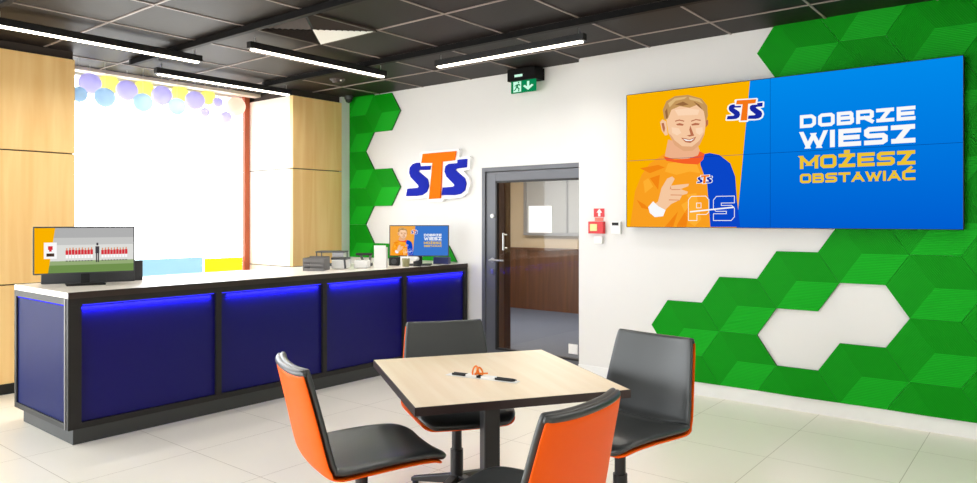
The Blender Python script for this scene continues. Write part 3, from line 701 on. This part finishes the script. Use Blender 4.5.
mb.build('pictured_team', [M[k] for k in K], m1)
m2 = monitor('counter_monitor', 'small monitor near the wall showing the same advert as the big screen', (1.80, -.45), math.radians(-51.5), .64, .335, .095)
w, h, zb = .64, .335, .095
advert(mm, m2, .0003, 's_blue2', 's_or2')
o = thing('desk_screen', 'low dark grey screen lying behind the left counter monitor', 'screen', (1.20, -3.66, CT), math.radians(-24))
pbox('panel', M['dgrey'], o, -.015, .01, -.22, .42, 0.0, .20, bevel=.004)
pbox('rear_panel', M['dgrey'], o, -.07, -.05, -.1, .48, 0, .16, bevel=.004)
pbox('foot', M['blackm'], o, -.08, -.0151, -.1, .1, 0, .01)

# ------------------------------------------------------------------ small things on the counter
def at_counter(px, py, z=CT):
    """floor-plan spot of something standing at height z"""
    u = (px - 488.5) / FPX; dd = FPX * (CAM.z - z) / (py - HZ)
    return (CAM.x + dd * (-FS + FC * u), CAM.y + dd * (FC + FS * u), z)
RV = math.radians(38.6)   # objects turned towards the clerk's side
def desk(name, label, cat, px, py, rz=0.6): return thing(name, label, cat, at_counter(px, py), rz)
o = desk('letter_tray', 'grey slatted letter tray on the counter in front of the oak cladding', 'tray', 312, 269.5, .62)
o.location = (1.53, -1.60, CT)
for s in (-1, 1): pbox('side_wall', M['greyp'], o, s * .10 - .004, s * .10 + .004, -.10, .10, .0, .12)
pbox('tray_floor', M['greyp'], o, -.10, .10, -.10, .10, 0, .006)
MB().box(-.10, .10, -.105, -.10, 0, .03).box(-.10, .10, -.105, -.10, .04, .07).box(-.10, .10, -.105, -.10, .08, .12).build('front_slats', M['greyp'], o)
pbox('back_wall', M['greyp'], o, -.10, .10, .10, .104, .0, .13)
o = thing('label_printer', 'small white printer with a dark lid beside the grey tray', 'printer', (1.575, -1.335, CT + .004), .62)
pbox('printer_body', M['white'], o, -.07, .07, -.09, .09, 0, .09, bevel=.008)
pbox('printer_lid', M['dgrey'], o, -.08, .075, -.08, .09, .09, .11, bevel=.004)
MB().tube((.072, -.105, .006), (.06, -.10, .108), .010, 8).build('lid_arm', M['dgrey'], o)
o = thing('paper_tray', 'flat grey tray with white papers behind the white printer', 'tray', (1.10, -1.06, CT), .62)
pbox('tray_shell', M['dgrey'], o, -.15, .15, -.1, .1, 0, .02)
for q in range(4): 
    sx_, sy_ = (-1, 1)[q % 2], (-1, 1)[q // 2]
    MB().tube((sx_ * .14, sy_ * .09, .02), (sx_ * .14, sy_ * .09, .14), .006, 8).build('tray_leg', M['dgrey'], o)
pbox('tray_shelf', M['dgrey'], o, -.15, .15, -.1, .1, .14, .155)
pbox('side_plate', M['alul'], o, .03, .15, -.104, -.1, .04, .14)
o = thing('receipt_printer', 'white box-shaped printer between the tray and the card terminal', 'printer', (1.66, -1.13, CT), .62)
pbox('printer_body', M['white'], o, -.07, .07, -.07, .07, 0, .08, bevel=.01)
pbox('paper_slot', M['greyp'], o, -.06, .06, -.02, -.01, .0801, .083)
o = thing('card_terminal', 'dark card terminal with raised handset on the counter before the green corner', 'card terminal', (1.42, -.86, CT), .6)
pbox('terminal_base', M['dgrey'], o, -.06, .06, -.05, .05, 0, .03, bevel=.004)
MB().tube((-.03, 0, .03), (-.06, 0, .11), .014).tube((.035, 0, .03), (.045, 0, .12), .014).build('stand_arms', M['greyp'], o)
pbox('handset', M['blackm'], o, -.11, .06, -.03, .03, .11, .135, bevel=.006)
o = thing('white_box', 'plain white carton standing left of the small monitor', 'box', (1.80, -1.005, CT), .62)
pbox('carton', M['paper'], o, -.06, .06, -.05, .05, 0, .21)
pbox('flap', M['paper'], o, -.06, .06, -.052, -.05, .16, .23)
o = thing('pen_pot', 'pale olive pot beneath the small monitor', 'pot', (1.85, -.70, CT))
MB().lathe([(.035, 0), (.042, .085), (.038, .085), (.034, .01)]).build('pot', M['olive'], o)
MB().tube((0, 0, .01), (.02, .01, .12), .004, 8).build('pen', M['white'], o)
o = thing('speaker_cube', 'dark square desk speaker under the left edge of the small monitor', 'speaker', (1.62, -.64, CT), .6)
pbox('cabinet', M['blackm'], o, -.055, .055, -.04, .04, 0, .09, bevel=.006)
MB().tube((0, -.04, .045), (0, -.044, .045), .03).build('speaker_cone', M['dgrey'], o)
o = thing('ticket_box', 'navy blue card box under the right half of the small monitor', 'box', (1.83, -.12, CT), .3)
pbox('card_box', M['navy'], o, -.09, .09, -.04, .04, 0, .075, bevel=.004)
o = thing('round_holder', 'dark holder with a white ball next to the olive pot', 'holder', (1.90, -.585, CT))
MB().lathe([(.04, 0), (.04, .05), (.02, .055)]).build('holder_cup', M['blackm'], o)
MB().lathe([(.005, .055), (.018, .062), (.024, .078), (.018, .094), (.005, .1)]).build('ball', M['white'], o)

# ------------------------------------------------------------------ window dressing
def ball(px, py, r, m, label, bx):
    u = (px - 488.5) / FPX; X = bx - CAM.x
    dd = X / (-FS + FC * u); p = Vector((bx, CAM.y + dd * (FC + FS * u), CAM.z - (py - HZ) * dd / FPX))
    p.z = min(p.z, CEIL - r - .01)
    o = thing('balloon', label, 'balloon', p, 0, 'balloon garland over the window')
    prof = [(r * .98 * math.sin(a), r * math.cos(a) * (1 if a < PI / 2 else 1.12)) for a in [PI * (.03 + .94 * k / 14) for k in range(15)]]
    MB().lathe(prof, n=24, sx=.9, sy=1.12).build('balloon_skin', M[m], o)
    MB().lathe([(.004, -r * 1.11), (.011, -r * 1.11 - .016)], n=10).build('knot', M[m], o)
    MB().tube((0, 0, r), (0, 0, CEIL - p.z), .0015, 6).build('hanging_string', M['white'], o)
lab = ['leftmost', 'second from the left', 'third from the left', 'fourth from the left', 'fifth from the left', 'sixth from the left', 'rightmost']
for cat_, m_, bx, lst in (('yellow', 'by', -.84, [(109, 78, .10), (144, 84, .105), (180, 90, .095), (208, 94, .085)]),
                      ('glare-paled violet', 'bv', -.50, [(90, 83, .10), (127, 90, .10), (162, 95, .10), (195, 100, .10), (218, 102, .055), (205, 112, .05), (226, 117, .065)]),
                      ('glare-paled blue', 'bb', -.26, [(79, 94, .07), (105, 97, .09), (143, 102, .09), (177, 106, .085)])):
    for i, (a, b, r) in enumerate(lst):
        ball(a, b, r, m_, '%s balloon, %s of its colour in the garland over the window' % (cat_, lab[i] if i < len(lst) - 1 else 'rightmost'), bx)
ball(236, 106, .11, 'bp', 'glare-paled pink balloon at the right end of the garland over the window', -.82)
def film(nm, m, px0, px1, ytop, label):
    ys = []
    for px in (px0, px1):
        u = (px - 488.5) / FPX; dd = (-.93 - CAM.x) / (-FS + FC * u); ys.append(CAM.y + dd * (FC + FS * u)); zt_ = CAM.z - (ytop - HZ) * dd / FPX
    tag(MB().box(-.945, -.935, ys[0], ys[1], .06, zt_).build(nm, M[m]), label, 'window film')
film('window_film', 'bluefilm', 100, 203, 257, 'pale blue film on the lower part of the window')
film('window_film', 'yelfilm', 205, 242.5, 257, 'yellow film on the lower right corner of the window')

# ------------------------------------------------------------------ table
TA = math.radians(-33.1)
tb = thing('square_table', 'square light wood table with dark edge and single black column', 'table', (4.931, -3.17, 0), TA)
TW, TD = .528, .503
pbox('tabletop', M['ttop'], tb, -TW + .004, TW - .004, -TD + .004, TD - .004, .722, .75, bevel=.001)
MB().box(-TW, TW, -TD, -TD + .004, .712, .7485).box(-TW, TW, TD - .004, TD, .712, .7485).box(-TW, -TW + .004, -TD + .004, TD - .004, .712, .7485).box(TW - .004, TW, -TD + .004, TD - .004, .712, .7485).box(-TW + .004, TW - .004, -TD + .004, TD - .004, .712, .7215).build('edge_band', M['tedge'], tb)
pbox('column', M['black'], tb, -.042, .042, -.042, .042, .02, .70, bevel=.008)
pbox('mounting_plate', M['black'], tb, -.16, .16, -.16, .16, .70, .712)
pbox('base_plate', M['black'], tb, -.3, .3, -.3, .3, 0, .02, bevel=.005)
# pens tied with an orange band
p0, p1 = at_counter(448, 374.3, .75), at_counter(518, 382.6, .75)
c = (Vector(p0) + Vector(p1)) / 2; dv = Vector(p1) - Vector(p0); L = dv.length
pn = thing('pen_bundle', 'two black pens in a white paper band with an orange clip on the table', 'pens', (c.x, c.y, .7505), math.atan2(dv.y, dv.x))
MB().box(-L / 2, L / 2, -.025, .025, 0, .002).build('paper_slip', M['paper'], pn)
for s in (-1, 1):
    q = MB().tube((-L * .42, s * .010, .008), (L * .42, s * .010, .008), .0055, 12).tube((L * .42, s * .010, .008), (L * .47, s * .010, .008), .0055, 12, .002)
    q.build('pen', M['blackm'], pn)
MB().box(-L * .22, -L * .06, -.018, .018, .0022, .0145).box(L * .0, L * .2, -.018, .018, .0022, .0145).build('paper_band', M['paper'], pn, .004)
cl = MB()
for k in range(2):
    x0_ = -.03 + .03 * k
    pts = [(x0_ - .01 + .012 * math.cos(a), .012 * math.sin(a) * (1 - 2 * k), .032 + .022 * math.sin(a)) for a in [2 * PI * j / 14 for j in range(15)]]
    cl.path(pts, .0045, 6)
cl.tube((-.035, -.014, .022), (.025, .014, .024), .004)
cl.build('orange_clip', mat('orange_clip', (244, 130, 20), .4), pn)

# ------------------------------------------------------------------ chairs
def catmull(P, n):
    out = []
    P = [P[0] * 2 - P[1]] + P + [P[-1] * 2 - P[-2]]
    for i in range(1, len(P) - 2):
        for k in range(n):
            t = k / n; a, b, c_, d_ = P[i - 1:i + 3]
            out.append(.5 * ((2 * b) + (c_ - a) * t + (2 * a - 5 * b + 4 * c_ - d_) * t * t + (3 * b - a - 3 * c_ + d_) * t ** 3))
    out.append(P[-2]); return out
def chair_surface():
    """centre line of the seat shell in side view, with half width at each point"""
    K = [Vector(p) for p in ((.31, .436, .19), (.29, .452, .24), (.22, .466, .268), (.05, .463, .282), (-.10, .455, .284), (-.19, .455, .282), (-.238, .487, .278), (-.262, .56, .272), (-.29, .68, .260), (-.322, .81, .246), (-.340, .88, .236), (-.347, .908, .226))]
    return catmull(K, 4)
PROF = chair_surface()
def chair_point(i, t, off):
    """i index along the profile, t in -1..1 across, off offset towards the sitter"""
    p = PROF[i]; a = PROF[max(i - 1, 0)]; b = PROF[min(i + 1, len(PROF) - 1)]
    tx, tz = b.x - a.x, b.y - a.y; l = math.hypot(tx, tz); nx, nz = tz / l, -tx / l      # (profile runs back and then up)
    s = i / (len(PROF) - 1)
    curl = .030 * abs(t) ** 2.4 * (1.0 if s > .5 else .55 * min(1, s / .25)) - (.010 * (1 - t * t) if s < .45 else 0)
    o_ = off + curl
    return Vector((p.x + nx * o_, t * p.z, p.y + nz * o_))
def slab(i0, i1, o_front, o_back, nt=18, inset=0, round_end=True):
    mb = MB(); R = []
    n = i1 - i0
    for side in (0, 1):
        g = []
        for i in range(i0, i1 + 1):
            row = []
            for k in range(nt + 1):
                t = (-1 + 2 * k / nt) * (1 - inset)
                e_ = 1 - max(0, abs(t) - .86) / .14 * .5
                e2 = 1
                for q in (i - i0, i1 - i):
                    if q < 2: e2 = min(e2, (.45, .85)[q])
                mid = (o_front + o_back) / 2; half = abs(o_front - o_back) / 2 * min(e_, e2)
                row.append(chair_point(i, t, mid + (half if side == 0 else -half)))
            g.append(row)
        R.append(g)
    idx = lambda s, i, k: s * (n + 1) * (nt + 1) + i * (nt + 1) + k
    v = [p for g in R for row in g for p in row]; f = []
    for i in range(n):
        for k in range(nt):
            f.append((idx(0, i, k), idx(0, i + 1, k), idx(0, i + 1, k + 1), idx(0, i, k + 1)))
            f.append((idx(1, i, k), idx(1, i, k + 1), idx(1, i + 1, k + 1), idx(1, i + 1, k)))
        for k in (0, nt): f.append((idx(0, i, k), idx(0, i + 1, k), idx(1, i + 1, k), idx(1, i, k)))
    for i in (0, n):
        for k in range(nt): f.append((idx(0, i, k), idx(0, i, k + 1), idx(1, i, k + 1), idx(1, i, k)))
    mb.add(v, f, 0, True)
    return mb
NP = len(PROF) - 1
def sub(o, lv=1):
    s = o.modifiers.new('subdivision', 'SUBSURF'); s.levels = lv; s.render_levels = lv
    return o
def make_chair(label):
    t = thing('swivel_chair', label, 'chair', (0, 0, 0), 0, 'swivel chairs around the table')
    KB = 4 * 5 + 2        # fold between seat and back
    sub(slab(0, KB, .040, -.002).build('seat_cushion', M['leather'], t))
    sub(slab(KB - 1, NP, .034, -.004).build('back_cushion', M['leather'], t))
    sub(slab(1, NP - 3, .000, -.018, inset=-.006).build('orange_shell', M['orange'], t))
    sub(slab(NP - 4, NP, .016, -.020, inset=-.012).build('top_cap', M['leather'], t))
    MB().box(-.11, .11, -.11, .11, .405, .432).build('swivel_plate', M['black'], t, .006)
    MB().tube((0, 0, .07), (0, 0, .408), .028, 20).tube((0, 0, .05), (0, 0, .24), .036, 20).build('column', M['black'], t)
    for k in range(4):
        a = PI / 4 + k * PI / 2; c_, s_ = math.cos(a), math.sin(a)
        lg = MB(); w0, w1 = .026, .018
        P = []
        for (r, w_, z0, z1) in ((.02, w0, .05, .10), (.30, w1, .012, .035)):
            for sg in (-1, 1):
                for z in (z0, z1): P.append((r * c_ - sg * w_ * s_, r * s_ + sg * w_ * c_, z))
        lg.add(P, [(0, 1, 3, 2), (4, 6, 7, 5), (0, 4, 5, 1), (2, 3, 7, 6), (0, 2, 6, 4), (1, 5, 7, 3)])
        L_ = lg.build('leg', M['black'], t, .004)
        MB().lathe([(.018, 0), (.018, .012)], (.28 * c_, .28 * s_, 0), 12).build('glide', M['blackm'], L_)
    return t
spots = [((4.705, -3.82), 67, 'orange backed swivel chair on the left, seen from its side'),
         ((4.535, -2.97), -35, 'swivel chair at the far side of the table, in front of the blue counter'),
         ((5.44, -2.75), -98, 'swivel chair on the right of the table, its dark inner back facing the camera'),
         ((5.61, -3.905), 179, 'nearest swivel chair, its bright orange back turned to the camera')]
first = make_chair(spots[0][2])
for i, (xy, a, l) in enumerate(spots):
    c_ = first if i == 0 else copy_tree(first)
    c_.location = (xy[0], xy[1], 0); c_.rotation_euler.z = math.radians(a); c_['label'] = l

# ------------------------------------------------------------------ light
w_ = bpy.data.worlds.new('world'); bpy.context.scene.world = w_; w_.use_nodes = True
bg = w_.node_tree.nodes['Background']; bg.inputs[0].default_value = (.93, .97, 1.0, 1); bg.inputs[1].default_value = 7.0
def area(name, loc, rot, sx, sy, e, col=(1, 1, 1), portal=False, spread=PI):
    l = bpy.data.lights.new(name, 'AREA'); l.shape = 'RECTANGLE'; l.size = sx; l.size_y = sy; l.energy = e; l.color = col
    if portal: l.cycles.is_portal = True
    l.spread = spread
    o = bpy.data.objects.new(name, l); COL.objects.link(o); o.location = loc; o.rotation_euler = rot
    return o
area('window_portal', (-1.02, -2.0, 1.55), (0, -PI / 2, 0), 3.0, 2.5, 1, portal=True)
area('side_portal', (-.32, -6.7, 1.55), (0, -PI / 2, 0), 3.0, 5.0, 1, portal=True)
area('shopfront_portal', (3.05, YB - .22, 1.55), (PI / 2, 0, 0), 5.0, 2.9, 1, portal=True)
area('corridor_fill', (1.5, 2.2, 2.58), (0, 0, 0), 2.5, 1.0, 110, (1, .95, .88))  # unseen area lamp added to brighten the corridor
sl = bpy.data.lights.new('sun', 'SUN'); sl.energy = 14; sl.angle = .02; so = bpy.data.objects.new('sun', sl); COL.objects.link(so)
so.rotation_euler = Vector((-.25, .35, -1)).to_track_quat('-Z', 'Y').to_euler()     # high sun from behind the building: lights the pavement outside
# the lamps' own light, from their diffusers downwards
for o in [o for o in bpy.data.objects if o.name.startswith('linear_lamp')]:
    a = area('lamp_light', (0, .78, -.026), (0, 0, 0), .04, 1.5, 16, (1, .975, .94), spread=math.radians(155)); a.parent = o
# glow of the blue strips down the panels
for i in range(4):
    y0 = posts[i] + .06; y1 = posts[i + 1] - .04
    a = area('panel_glow', (-.016, (y0 + y1) / 2, .932), (0, math.radians(34), 0), .010, y1 - y0 - .04, 4.2, (.16, .18, .92), spread=math.radians(80)); a.parent = cnt

# ------------------------------------------------------------------ camera and view
cd = bpy.data.cameras.new('camera'); co = bpy.data.objects.new('camera', cd); COL.objects.link(co)
co.location = CAM; co.rotation_euler = (PI / 2, 0, math.atan2(FS, FC))
cd.sensor_width = 36; cd.lens = FPX / 977 * 36; cd.shift_y = -(241.5 - HZ) / 977; cd.clip_start = .05
sc = bpy.context.scene; sc.camera = co
sc.view_settings.view_transform = 'Standard'; sc.view_settings.look = 'None'; sc.view_settings.exposure = 0; sc.view_settings.gamma = 1
sc.cycles.use_denoising = True; sc.cycles.max_bounces = 10; sc.cycles.diffuse_bounces = 5; sc.cycles.transparent_max_bounces = 16
sc.cycles.sample_clamp_indirect = 8; sc.cycles.caustics_reflective = False; sc.cycles.caustics_refractive = False
